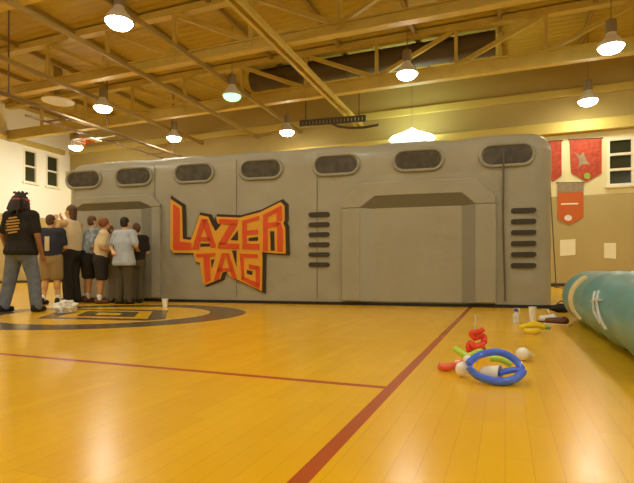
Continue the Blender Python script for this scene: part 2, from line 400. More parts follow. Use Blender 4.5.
# ------------------------------------------------------------------ folded backstops and other ceiling gear
t = thing('basketball_backstop', 'basketball goal folded up under the ceiling at the upper left, with long dark pipe', 'basketball goal', (-14.4, 9.6, 6.02))
obj('mast', tube(bmesh.new(), [(0, 0, 0), (.1, 10.2, .0)], .055, 12), M['pipe'], t)
obj('mast', tube(bmesh.new(), [(-1.2, 2.5, .0), (-.9, 9.4, .0)], .04, 12), M['pipe'], t)
for y in (3.3, 6.2, 8.6): obj('cross_bar', tube(bmesh.new(), [(-1.15, y, 0), (.06, y, 0)], .03, 10), M['pipe'], t)
for y in (1.0, 5.0, 9.0): obj('hanger_rod', tube(bmesh.new(), [(0, y, 0), (0, y, ZC-6.02)], .025, 8), M['pipe'], t)
bb = obj('backboard', bx((-.55, 4.6, -.42), (.9, .5, .06), .02), M['white'], t, smooth=False); bb.rotation_euler = (0, 0, 0)
obj('target_square', bx((-.55, 4.6, -.47), (.45, .3, .02)), M['orange'], t, smooth=False)
rim = []
for i in range(24): rim.append((-.55+.22*math.cos(i*math.pi/12), 4.2+.04, -.62+.22*math.sin(i*math.pi/12)))
obj('rim', tube(bmesh.new(), rim, .018, 8, closed=True), M['coralbal'], t)
nb = bmesh.new()
for i in range(12):
    a = i*math.pi/6; tube(nb, [(-.55+.2*math.cos(a), 4.24, -.62+.2*math.sin(a)), (-.55+.12*math.cos(a+.26), 3.9, -.66+.12*math.sin(a+.26))], .007, 5)
obj('net', nb, M['white'], t)
for x in (-.9, -.2): obj('strut', tube(bmesh.new(), [(x, 4.6, -.4), (x, 5.6, .0)], .025, 8), M['white'], t)
p = at(332, 121, 19.5)
t = thing('folded_backstop_frame', 'black slatted frame folded up under the ceiling above the inflatable', 'backstop frame', p, R(6))
fb = bmesh.new()
for z in (-.1, .1): box(fb, (0, 0, z), (2.7, .08, .05))
for i in range(19): box(fb, (-1.3+i*.145, 0, 0), (.115, .05, .22))
obj('frame', fb, M['darksteel'], t, smooth=False)
obj('curved_arm', tube(bmesh.new(), [(.0, 0, -.1), (.3, -.1, -.28), (.8, -.2, -.4), (1.4, -.2, -.42), (1.9, -.2, -.36)], .05, 10), M['darksteel'], t)
for x in (-1.1, 1.1): obj('hanger_rod', tube(bmesh.new(), [(x, 0, .1), (x, 0, ZC-p.z)], .02, 8), M['darksteel'], t)
p = lampat(58, 101, 6.9)
t = thing('ceiling_diffuser', 'large pale round air vent under the roof left of the lamps', 'air vent', (p.x, p.y, p.z))
obj('dish', lathe(bmesh.new(), [(.12, .25), (.5, .06), (.62, .0), (.58, -.03), (.3, .02), (.05, .03)], 32), M['reflector'], t)
obj('duct', tube(bmesh.new(), [(0, 0, .2), (0, 0, ZC-p.z)], .16, 20), M['joist'], t)

t = thing('dark_tube', 'dark round tube running behind the second roof truss', 'air duct', (-4.9, 17.36, 8.25))  # dark tube filling the dark band above the chord
obj('pipe', tube(bmesh.new(), [(-4.6, 0, 0), (4.6, 0, 0)], .40, 28), M['duct'], t)
for i in range(8): obj('joint_ring', tube(bmesh.new(), [(-4.4+i*1.25, 0, 0), (-4.34+i*1.25, 0, 0)], .42, 28), M['duct'], t)
# ------------------------------------------------------------------ banners and papers on the back wall
def onback(px, py):
    X = (px-317)/F; return at(px, py, VB/(SY*X+CY))
def banner(pts, label, m, extra):
    q = [onback(*p) for p in pts]; c = Vector((sum(a.x for a in q)/len(q), VB-.03, sum(a.z for a in q)/len(q)))
    t = thing('pennant_banner', label, 'banner', c, group='banners on the back wall')
    obj('cloth', plate(bmesh.new(), [(a.x-c.x, a.z-c.z) for a in q], -.006, .006), m, t, smooth=False)
    for nm, pp, mm in extra:
        r = [onback(*p) for p in pp]; obj(nm, plate(bmesh.new(), [(a.x-c.x, a.z-c.z) for a in r], -.014, -.007), mm, t, smooth=False)
    a, b = q[0], q[1]
    obj('hanging_rod', tube(bmesh.new(), [(a.x-c.x-.05, 0, a.z-c.z+.01), (b.x-c.x+.05, 0, b.z-c.z+.01)], .018, 8), M['darksteel'], t)
def circ(px, py, r, n=12, ry=None): return [(px+r*math.cos(2*math.pi*i/n), py+(ry or r)*math.sin(2*math.pi*i/n)) for i in range(n)]
banner([(545, 142), (561.5, 141), (561.5, 176), (553, 182), (545, 176)], 'narrow slice of red banner against the edge of the inflatable', M['red'], [])
banner([(569.5, 140), (601.5, 138.5), (601.5, 173), (587, 182), (571, 173)], 'red pointed banner with a faded emblem and a green spot', M['red'],
       [('emblem', [(574, 152), (580, 156), (583, 152), (586, 160), (590, 165), (583, 164), (578, 168), (579, 160)], M['greyband']), ('green_spot', circ(587, 176, 3.2), M['lime'])])
banner([(557.5, 183), (583.5, 183), (583.5, 217), (569, 225), (557.5, 219)], 'orange pointed banner with a grey top band and white line', M['orange'],
       [('top_band', [(557.5, 183), (583.5, 183), (583.5, 192), (557.5, 193)], M['greyband']), ('white_line', [(561, 203.5), (578, 203), (578, 204.5), (561, 205)], M['paper']), ('ball_emblem', circ(568, 218, 4, ry=3), M['white'])])
for pp, lb in (([(560, 240), (575.5, 239), (575.5, 255), (560, 256)], 'white paper sheet taped on the wall just right of the inflatable'), ([(604, 243), (616, 243), (616, 259), (604, 258)], 'white paper sheet taped on the wall farthest right')):
    q = [onback(*p) for p in pp]; c = Vector((sum(a.x for a in q)/4, VB-.01, sum(a.z for a in q)/4))
    tag(obj('paper_sheet', plate(bmesh.new(), [(a.x-c.x, a.z-c.z) for a in q], -.004, .004), M['paper'], loc=c, smooth=False), lb, 'paper', 'papers on the back wall')

# ================================================================== the lazer tag inflatable
K = .957; P0 = Vector((.653*K, 8.427*K, 0)); BR = R(6.2); L, D, H = 9.16*K, 4.2, (2.80-CAMH)*K+CAMH
def kz(z): return (z-CAMH)*K+CAMH
def face(px, py):
    X = (px-317)/F; s = (3.66-7.62*X)*K/(.966+.259*X); z = 7.62*K+.259*s
    return (-s, CAMH+(272-py)/F*z)
arena = thing('inflatable_arena', 'huge grey inflatable laser maze with oval windows and an orange logo', 'inflatable', P0, BR)
def rounded_box(x0, x1, y0, y1, z0, z1, r, nx, ny, nz):
    bm = bmesh.new(); vs = {}
    def P(i, j, k):
        if (i, j, k) in vs: return vs[(i, j, k)]
        p = Vector((x0+(x1-x0)*i/nx, y0+(y1-y0)*j/ny, z0+(z1-z0)*k/nz))
        q = Vector((min(max(p.x, x0+r), x1-r), min(max(p.y, y0+r), y1-r), min(p.z, z1-r)))
        d = p-q
        if d.length > 1e-6:
            mx = max(abs(d.x), abs(d.y), abs(d.z)); p = q+d.normalized()*mx
        if k > 1:
            w_ = noise.noise(Vector((p.x*1.3, p.y*1.3, p.z*1.3)))*.012+noise.noise(Vector((p.x*5, p.y*5, p.z*4)))*.005
            nn = (p-Vector(((x0+x1)/2, (y0+y1)/2, 1.3)))
            if j == 0: p.y += w_
            if k == nz: p.z += w_*1.3+.03*abs(math.sin(p.x*math.pi/1.4))
            if i in (0, nx): p.x += w_*1.5
        vs[(i, j, k)] = bm.verts.new(p); return vs[(i, j, k)]
    for i in range(nx):
        for j in range(ny):
            for k in (0, nz): bm.faces.new((P(i, j, k), P(i+1, j, k), P(i+1, j+1, k), P(i, j+1, k)))
        for k in range(nz):
            for j in (0, ny): bm.faces.new((P(i, j, k), P(i+1, j, k), P(i+1, j, k+1), P(i, j, k+1)))
    for j in range(ny):
        for k in range(nz):
            for i in (0, nx): bm.faces.new((P(i, j, k), P(i, j+1, k), P(i, j+1, k+1), P(i, j, k+1)))
    return bm
obj('body', rounded_box(-L, 0.07, 0, D, 0.03, H, .30, 150, 60, 46), M['vinyl'], arena)
obj('base_shadow_strip', bx((-L/2, D/2, .025), (L+.0, D+.04, .05)), M['black'], arena, smooth=False)  # black strip standing in for the shadow along the base
def stadium(cx, cz, w_, h_, n=10):
    r = h_/2; return [(cx+(w_/2-r)+r*math.sin(t), cz+r*math.cos(t)) for t in [math.pi*i/n for i in range(n+1)]] + [(cx-(w_/2-r)-r*math.sin(t), cz-r*math.cos(t)) for t in [math.pi*i/n for i in range(n+1)]]
WX = [-.632, -2.03, -3.44, -4.85, -6.21, -7.53, -8.70]
for wx in WX:
    wx *= K; wz = kz(2.43)
    o = obj('window', plate(bmesh.new(), stadium(wx, wz, .70, .27), -.022, -.012), M['netting'], arena, smooth=False)
    pts = stadium(wx, wz, .78, .33, 12)
    obj('rim', tube(bmesh.new(), [(a, -.012, b) for a, b in pts], .028, 10, closed=True), M['vinyl_rim'], o)
def slots(px0, px1, ys):
    for y in ys:
        x0, _ = face(px0, y); x1, _ = face(px1, y); _, z = face((px0+px1)/2, y)
        o = obj('vent_slot', plate(bmesh.new(), stadium((x0+x1)/2, z, x1-x0, .075, 6), -.028, .0), M['slot'], arena, smooth=False)
slots(309, 330, [214.5, 224.6, 234.6, 244.6, 254.6, 264.6])
slots(511, 536.5, [210.5, 221.5, 232.5, 243.5, 254.5, 265.5])
def doorway(xo0, xo1, xi0, xi1, zo, zi, ch, big0, big1, zb):
    """raised surround with chamfered top corners and slanted reveals down to the sunken panel"""
    xo0, xo1, xi0, xi1, big0, big1 = [q*K for q in (xo0, xo1, xi0, xi1, big0, big1)]; zo, zi, zb = kz(zo), kz(zi), kz(zb)
    d = obj('doorway_panel', plate(bmesh.new(), [(xi0-.02, .07), (xi1+.02, .07), (xi1+.02, zi+.02), (xi0-.02, zi+.02)], -.022, .0), M['vinyl'], arena, smooth=False)
    F0, F1 = -.07, -.02
    def strip(pts, m, nm='reveal'):
        bm = bmesh.new(); v = [bm.verts.new(p) for p in pts]; b = [bm.verts.new((p[0], 0, p[2])) for p in pts]
        k = len(v); bm.faces.new(v); bm.faces.new(b[::-1])
        for i in range(k): bm.faces.new((v[i], b[i], b[(i+1) % k], v[(i+1) % k]))
        bmesh.ops.triangulate(bm, faces=[f for f in bm.faces if len(f.verts) > 4])
        return obj(nm, bm, m, d, smooth=False)
    cx = (xi0-xo0)
    strip([(xi0+0, F0, zo), (xi1, F0, zo), (xi1, F1, zi), (xi0, F1, zi)], M['vinyl_shade_seam'])            # top, its shade put into the vinyl colour
    strip([(xi0, F0, zo), (xi0, F1, zi), (xo0, F0, zi+.02)], M['vinyl_shade_seam'])
    strip([(xi1, F0, zo), (xo1, F0, zi+.02), (xi1, F1, zi)], M['vinyl_shade_seam'])
    strip([(xo0, F0, zi+.02), (xi0, F1, zi), (xi0, F1, .07), (xo0, F0, .07)], M['vinyl_lit'])
    strip([(xo1, F0, zi+.02), (xo1, F0, .07), (xi1, F1, .07), (xi1, F1, zi)], M['vinyl_half_shade'])
    # raised surround
    fr = bmesh.new()
    def pl(pts): plate(fr, pts, F0, .0)
    pl([(big0, .07), (xo0, .07), (xo0, zi+.02), (big0, zi+.02)])
    pl([(xo1, .07), (big1, .07), (big1, zi+.02), (xo1, zi+.02)])
    pl([(big0, zi+.02), (xo0, zi+.02), (xi0, zo), (xi1, zo), (xo1, zi+.02), (big1, zi+.02), (big1, zb-ch), (big1-ch, zb), (big0+ch, zb), (big0, zb-ch)])
    o = obj('surround', fr, M['vinyl'], d, smooth=False)
    bv = o.modifiers.new('b', 'BEVEL'); bv.width = .02; bv.segments = 3; bv.limit_method = 'ANGLE'; bv.angle_limit = R(60)
doorway(-3.0, -1.12, -2.74, -1.333, 1.84, 1.63, .3, -3.32, -.80, 2.08)
doorway(-8.9, -7.08, -8.66, -7.35, 1.92, 1.78, .2, -9.05, -6.9, 2.06)
# hanging cord over the right-hand window and faint seams
obj('hanging_cord', tube(bmesh.new(), [(-.66, -.035, 2.40), (-.655, -.04, 2.0), (-.66, -.035, 1.2), (-.64, -.04, .5), (-.63, -.035, .1)], .014, 8), M['seam'], arena)
for x in (-6.75, -5.1, -3.62): obj('seam', tube(bmesh.new(), [(x, -.004, .1+i*.245) for i in range(11)], .006, 6), M['vinyl_shade_seam'], arena)
obj('tether_strap', bar(bmesh.new(), (.04, .3, 2.3), (.16, .35, .3), .03, .01), M['seam'], arena, smooth=False)
obj('tether_strap', bar(bmesh.new(), (.0, .3, .35), (.30, .3, .28), .03, .01), M['seam'], arena, smooth=False)

# logo ---------------------------------------------------------------
def z7(pts): return [face(150+x/3.9625, 180+y/3.9625) for x, y in pts]
def r3(pts): return [face(190+x/7.73, 242+y/7.73) for x, y in pts]
sil = [(86, 76), (131, 106), (134, 234), (166, 238), (201, 140), (235, 146), (250, 180), (264, 204), (284, 180), (268, 172), (268, 146), (358, 150), (440, 128), (521, 88), (536, 103), (537, 160), (531, 172), (539, 190), (541, 292),
       (503, 291), (448, 286), (449, 325), (447, 441), (352, 396), (322, 383), (306, 362), (290, 368), (283, 392), (222, 416), (212, 404), (203, 328), (186, 324), (176, 290), (98, 289), (84, 272)]
def grow(pts, d, dx=0, dz=0):
    a = 0; k = len(pts)
    for i in range(k): a += pts[i][0]*pts[(i+1) % k][1]-pts[(i+1) % k][0]*pts[i][1]
    s = 1 if a > 0 else -1; out = []
    for i in range(k):
        p0, p, p1 = [Vector(q) for q in (pts[i-1], pts[i], pts[(i+1) % k])]
        n0 = Vector(((p-p0).y, -(p-p0).x)).normalized()*s; n1 = Vector(((p1-p).y, -(p1-p).x)).normalized()*s
        m = (n0+n1); m = m.normalized() if m.length > .1 else n1; q = p+m*d/max(.55, m.dot(n1)); out.append((q.x+dx, q.y+dz))
    return out
lg = obj('logo', plate(bmesh.new(), grow(z7(sil), .035, .03, .01), -.026, .0), M['logo_dark'], arena, smooth=False); lg['label'] = 'dark outline of the lazer tag logo'
obj('yellow_outline', plate(bmesh.new(), z7(sil), -.034, -.027), M['logo_yellow'], lg, smooth=False)
letters = {
 'L': [z7([(97, 96), (122, 114), (122, 244), (168, 250), (170, 277), (98, 277)])],
 'A': [z7([(209, 155), (230, 157), (203, 232), (200, 275), (172, 275)]), z7([(215, 156), (231, 157), (268, 268), (246, 270), (218, 190)]), z7([(200, 225), (244, 228), (248, 243), (198, 243)])],
 'Z': [z7([(277, 155), (352, 158), (350, 180), (277, 176)]), z7([(324, 172), (351, 176), (302, 256), (274, 256)]), z7([(276, 250), (358, 253), (358, 275), (272, 272)])],
 'E': [z7([(370, 162), (388, 157), (388, 274), (370, 274)]), z7([(388, 157), (436, 143), (436, 158), (388, 172)]), z7([(388, 202), (432, 197), (432, 213), (388, 218)]), z7([(388, 252), (438, 254), (438, 277), (388, 274)])],
 'R': [z7([(452, 138), (470, 130), (470, 283), (452, 283)]), z7([(470, 130), (523, 103), (523, 122), (470, 147)]), z7([(505, 112), (526, 104), (526, 162), (505, 166)]), z7([(470, 172), (505, 165), (522, 172), (505, 186), (470, 190)]), z7([(503, 172), (522, 172), (530, 200), (530, 286), (508, 284), (508, 190)])],
 'T': [r3([(58, 92), (205, 86), (202, 110), (60, 118)]), r3([(112, 112), (160, 110), (168, 298), (128, 318)])],
 'a': [r3([(256, 88), (286, 88), (232, 290), (192, 300)]), r3([(280, 88), (308, 88), (372, 285), (338, 285)]), r3([(226, 202), (332, 202), (342, 228), (218, 230)])],
 'G': [r3([(392, 88), (422, 92), (428, 285), (408, 290)]), r3([(420, 90), (532, 96), (532, 124), (420, 120)]), r3([(410, 262), (545, 322), (545, 366), (406, 290)]), r3([(516, 182), (548, 190), (548, 340), (516, 330)]), r3([(462, 172), (535, 186), (530, 214), (466, 206)])],
}
for nm, polys in letters.items():
    bm = bmesh.new()
    for p in polys: plate(bm, p, -.044, -.035)
    obj('letter', bm, M['logo_red'], lg, smooth=False)
for p in ([z7([(206, 252), (240, 252), (242, 264), (204, 264)])], [z7([(242, 152), (262, 156), (268, 185), (262, 200)])], [z7([(324, 238), (352, 200), (353, 240)])], [z7([(395, 230), (432, 226), (432, 241), (395, 242)])],
          [z7([(480, 204), (496, 204), (498, 280), (482, 280)])], [r3([(172, 140), (198, 132), (178, 205)])], [r3([(332, 66), (368, 66), (368, 190)])], [r3([(446, 216), (490, 226), (488, 256), (448, 244)])], [z7([(262, 142), (272, 172), (285, 178), (268, 196)])]):
    obj('logo_gap', plate(bmesh.new(), p[0], -.041, -.034), M['logo_dark'], lg, smooth=False)

# ================================================================== teal inflatable at the right
path = [Vector((.89, 2.4+.1*i, .275)) for i in range(39)]
cx, cy = 1.29, 6.3
path += [Vector((cx-.4*math.cos(a), cy+.4*math.sin(a), .275)) for a in [math.pi/2*i/8 for i in range(1, 9)]]
path += [Vector((1.29+.2*i, 6.7, .275)) for i in range(1, 12)]
bm = bmesh.new(); rr = [.275+.012*math.sin(i*.9) for i in range(len(path))]
rr[0] = .06; rr[1] = .17; rr[2] = .24; rr[-1] = .06; rr[-2] = .2
tube(bm, path, rr, 40)
for v in bm.verts: v.co.z = max(v.co.z, .012)
bm.faces.ensure_lookup_table()
for f in bm.faces:
    c = f.calc_center_median()
    pass
t = thing('inflatable_pool', 'teal inflatable with fat round border tube at the right edge', 'inflatable', (0, 0, 0))
obj('border_tube', bm, [M['tealvinyl'], M['cream'], M['tealvinyl']], t)
obj('floor_pad', bx((2.3, 4.5, .08), (2.3, 4.2, .13), .04), M['tealvinyl'], t)
obj('border_tube', tube(bmesh.new(), [(3.62, 2.4+.2*i, .265) for i in range(23)], [.1, .2]+[.262]*19+[.2, .1], 32), M['tealvinyl'], t)
cb = bmesh.new(); N_ = 16; rows = []
for i in range(N_+1):
    a = R(-38)+R(92)*i/N_; yc = 5.12+.28*math.cos(a-.1); row = []
    for dy, rr_ in ((-.15, .291), (0, .298), (.15, .291), (.15, .24), (-.15, .24)):
        row.append(cb.verts.new((.89-rr_*math.cos(a), yc+dy, .275+rr_*math.sin(a))))
    rows.append(row)
for a_, b_ in zip(rows, rows[1:]):
    for q in range(5): cb.faces.new((a_[q], a_[(q+1) % 5], b_[(q+1) % 5], b_[q]))
cb.faces.new(rows[0]); cb.faces.new(rows[-1][::-1])
obj('cream_patch', cb, M['cream'], t)
mk = bmesh.new()
def ont(y, z):  # point on the tube's camera side
    dz = z-.275; return Vector((.89-math.sqrt(max(0, .287**2-dz*dz))-.004, y, z))
for a, b in (((4.15, .40), (3.98, .27)), ((4.02, .41), (3.85, .30)), ((4.15, .33), (3.8, .36)), ((4.0, .27), (3.78, .20)), ((3.85, .30), (3.65, .17))):
    tube(mk, [ont(a[0]+(b[0]-a[0])*i/5, a[1]+(b[1]-a[1])*i/5) for i in range(6)], .010, 6)
obj('white_marking', mk, M['clear'], t)

# ================================================================== balloons and litter
def curve_pts(ctrl, n=24):
    P = [Vector(c) for c in ctrl]; out = []
    for i in range(len(P)-1):
        p0, p1, p2, p3 = P[max(i-1, 0)], P[i], P[i+1], P[min(i+2, len(P)-1)]
        m = n//(len(P)-1)
        for j in range(m):
            t_ = j/m; out.append(.5*((2*p1)+(p2-p0)*t_+(2*p0-5*p1+4*p2-p3)*t_*t_+(-p0+3*p1-3*p2+p3)*t_**3))
    out.append(P[-1]); return out
def sausage(bm, ctrl, r, n=24, taper=.25):
    pts = curve_pts(ctrl, n); k = len(pts); rad = []
    for i in range(k):
        e = min(i, k-1-i)/(k-1); rad.append(r*min(1, math.sqrt(max(0, 1-(1-min(1, e/.09))**2))+.12))
    return tube(bm, pts, rad, 16)
g0 = ground(496, 386); RV = Vector((CY, SY, 0)); FV = Vector((-SY, CY, 0))   # picture-right and away directions on the floor
def nearpt(px, py, dz=2.34): return at(px, py, dz)
def loc(c, pts): return [Vector(p)-Vector(c) for p in pts]
def balloon(name, label, base, parts, group='balloon twists on the floor', cat='balloon'):
    t = thing(name, label, cat, base, group=group)
    for nm, ctrl, r, m in parts: obj(nm, sausage(bmesh.new(), loc(base, ctrl), r), m, t)
    return t
d0 = 2.36
b0 = Vector((g0.x, g0.y, 0))
blue = balloon('balloon_twist', 'blue long balloon bent into a pointed loop on the floor', b0, [
    ('loop_segment', [nearpt(467, 365, 2.42), nearpt(479, 355.5, 2.46), nearpt(498, 352, 2.48), nearpt(514, 359, 2.46), nearpt(523, 371, 2.42)], .0185, M['bluebal']),
    ('loop_segment', [nearpt(468, 366, 2.40), nearpt(478, 376, 2.38), nearpt(497, 381.5, 2.34), nearpt(514, 379.5, 2.34), nearpt(524, 371, 2.40)], .0195, M['bluebal']),
    ('inner_segment', [nearpt(498, 374, 2.42), nearpt(505, 371.5, 2.43), nearpt(514, 370, 2.43), nearpt(522, 371, 2.42)], .016, M['bluebal']),
    ('knot', [nearpt(521, 370.5, 2.41), nearpt(526.5, 371.3, 2.41)], .007, M['bluebal'])])
balloon('balloon_twist', 'lime green balloon lying behind the blue loop', Vector((*nearpt(480, 362, 2.6).xy, 0)), [
    ('segment', [nearpt(455, 348.5, 2.66), nearpt(461, 352.5, 2.62), nearpt(467, 357, 2.6)], .018, M['greenbal']),
    ('segment', [nearpt(467, 357, 2.6), nearpt(480, 351, 2.66), nearpt(488, 356, 2.62)], .014, M['greenbal']),
    ('segment', [nearpt(490, 358, 2.6), nearpt(502, 360, 2.56), nearpt(512, 365, 2.53)], .017, M['greenbal'])])
rb = Vector((*ground(478, 352).xy, 0)); D1 = CAMH*F/(352-272)
sp = [at(468, 349, D1), at(470, 343, D1+.02), at(476, 346.5, D1-.05), at(484, 343, D1), at(483, 336, D1+.05), at(474, 338, D1), at(471, 333, D1), at(480, 331, D1), at(484, 329, D1)]
balloon('balloon_twist', 'red balloon twisted into a curled figure behind the blue loop', rb, [
    ('coil_segment', sp[:4], .020, M['redbal']), ('coil_segment', sp[3:6], .022, M['redbal']), ('coil_segment', sp[5:], .017, M['redbal']),
    ('base_segment', [at(466, 350, D1), at(475, 348.6, D1), at(485, 348.5, D1+.03)], .018, M['redbal'])])
st = bmesh.new(); tube(st, loc(rb, curve_pts([at(476, 331, D1), at(474.5, 326, D1), at(476, 321, D1), at(475, 315, D1)], 12)), .004, 6)
obj('string', st, M['clear'], [o for o in bpy.data.objects if o.name.startswith('balloon_twist')][-1])
D2 = CAMH*F/(371.5-272)
balloon('balloon_twist', 'coral red sausage balloon lying at the left end of the pile', Vector((*ground(450, 371).xy, 0)), [
    ('segment', [at(438.5, 365.5, D2), at(444, 367.2, D2), at(452, 366.4, D2), at(462, 362.5, D2+.03)], .0215, M['coralbal'])])
t = thing('round_balloon', 'small white balloon with two bubbles left of the blue loop', 'balloon', Vector((*ground(462, 377).xy, 0)))
D3 = CAMH*F/(377.5-272); bp_ = t.location
obj('bubble', ball(bmesh.new(), at(462, 369.2, D3)-bp_, (.034, .03, .039)), M['whitebal'], t)
obj('bubble', ball(bmesh.new(), at(468, 359.5, D3)-bp_, (.026, .024, .024)), M['whitebal'], t)
D4 = CAMH*F/(361-272); c4 = Vector((*ground(524, 361).xy, 0))
t = thing('round_balloon', 'white round balloon with a cream tail, alone right of the blue loop', 'balloon', c4)
obj('bubble', ball(bmesh.new(), at(522.5, 354, D4)-c4, (.043, .04, .042)), M['whitebal'], t)
obj('tail', tube(bmesh.new(), [at(528, 355, D4)-c4, at(531, 356.5, D4)-c4, at(534.5, 357, D4)-c4], [.025, .014, .008], 12), M['cream'], t)
# crumpled cup inside the loop
def cup(label, base, h, r0, r1, m, tilt=None, lie=0, name='paper_cup'):
    t = thing(name, label, 'cup', base)
    o = obj('wall', lathe(bmesh.new(), [(r0*.9, 0), (r0, .003), (r1, h), (r1+.003, h+.002), (r1+.003, h+.006), (r1-.003, h+.004), (r0-.004, .006), (.004, .005)], 24), m, t)
    o.rotation_euler = (lie, 0, tilt or 0)
    return t, o
ct, co = cup('white cup lying on its side inside the blue loop', Vector((*at(486, 371, 2.46).xy, .0)), .085, .030, .042, M['white'])
co.location = (-.02, .0, .04); co.rotation_euler = (R(88), 0, R(75))
cup('white paper cup standing alone in front of the inflatable near centre circle', Vector((*ground(165, 307.5).xy, 0)), .13, .035, .048, M['white'])
cup('tall white cup standing by the yellow balloon near the right corner', Vector((*ground(532.5, 322.5).xy, 0)), .165, .028, .038, M['white'])
# bottle
p = ground(516, 323.5); t = thing('water_bottle', 'small clear bottle with a blue cap left of the yellow balloon', 'bottle', (p.x, p.y, 0))
obj('bottle_body', lathe(bmesh.new(), [(.028, 0), (.032, .005), (.032, .04), (.029, .05), (.032, .06), (.032, .095), (.014, .122), (.013, .13)], 20), M['clear'], t)
obj('cap', lathe(bmesh.new(), [(.018, .128), (.018, .155), (.015, .158)], 16), M['blueplastic'], t)
# yellow balloon
D5 = CAMH*F/(334-272); yb = Vector((*ground(533, 334).xy, 0))
balloon('balloon_twist', 'yellow balloon twist with a green end, beyond the white balloon', yb, [
    ('segment', [at(519, 327.5, D5), at(526, 326, D5), at(537, 325.5, D5), at(545, 328, D5)], .022, M['yellowbal']),
    ('segment', [at(524, 330, D5-.05), at(531, 332, D5-.08), at(540, 331, D5-.05)], .02, M['yellowbal']),
    ('segment', [at(528, 324.5, D5+.05), at(534, 322.5, D5+.05), at(541, 325, D5+.05)], .018, M['yellowbal']),
    ('green_end', [at(541, 328, D5), at(546, 327.5, D5), at(550, 328.3, D5)], .016, M['tealbal'])])
# clutter at the right corner of the inflatable
def shoe_mesh(L_=.27, w_=.09, h_=.09):
    bm = bmesh.new()
    capsule(bm, (0, -.07*L_/.27, .045), (0, .09*L_/.27, .035), w_*.5, w_*.46); capsule(bm, (0, -.085*L_/.27, .05), (0, -.07*L_/.27, h_), w_*.42, w_*.40)
    for v in bm.verts: v.co.z = max(.004, v.co.z)
    return bm
for (px, py, a, mm, lb) in ((557, 325, 70, 'shoebrown', 'brown shoe lying right of the yellow balloon'), (548, 322, 110, 'white', 'pale shoe lying beside the brown shoe')):
    p = ground(px, py); t = thing('shoe', lb, 'shoe', (p.x, p.y, 0), R(a), 'shoes at the right corner')
    obj('upper', shoe_mesh(.26 if mm == 'shoebrown' else .2, .08, .06), M[mm], t)
    obj('sole', bx((0, 0, .008), (.085, .25 if mm == 'shoebrown' else .2, .016), .006), M['cream'] if mm == 'shoebrown' else M['shoebrown'], t)
p = ground(561, 312.5); t = thing('sandbag', 'black anchor bag on the floor at the right corner of the inflatable', 'sandbag', (p.x, p.y, 0), R(25))
bm = bmesh.new(); ball(bm, (0, 0, .06), (.17, .10, .06), 20)
for v in bm.verts: v.co += Vector((0, 0, noise.noise(v.co*14)*.02)); v.co.z = max(v.co.z, .004)
obj('bag', bm, M['black'], t); obj('handle', tube(bmesh.new(), curve_pts([(-.06, 0, .11), (-.02, 0, .15), (.03, 0, .15), (.07, 0, .11)], 12), .008, 8), M['seam'], t)
for (a, b, lb) in (((512, 305.5), (520, 312), 'short pale rope end lying under the cord of the inflatable'), ((541, 309), (549, 314), 'short pale rope end near the black anchor bag')):
    p, q = ground(*a), ground(*b); m_ = (p+q)/2
    if p.y > 7.6: p.y = 7.6
    tag(obj('rope_end', tube(bmesh.new(), [(p.x, p.y, .012), ((p.x+q.x)/2+.03, (p.y+q.y)/2, .03), (q.x, q.y, .012)], .011, 8), M['cream']), lb, 'rope', 'rope ends by the inflatable')
# crumpled bag near the people
p = ground(66, 313); t = None
bm = bmesh.new(); bmesh.ops.create_icosphere(bm, subdivisions=4, radius=1)
for v in bm.verts:
    d = 1+.5*noise.noise(v.co*1.8)+.25*noise.noise(v.co*5); v.co = Vector((v.co.x*.15*d, v.co.y*.12*d, .085+v.co.z*.085*d)); v.co.z = max(v.co.z, .003)
tag(obj('plastic_bag', bm, M['white'], loc=(p.x, p.y, 0), smooth=False), 'crumpled white bag on the centre circle in front of the people', 'bag')

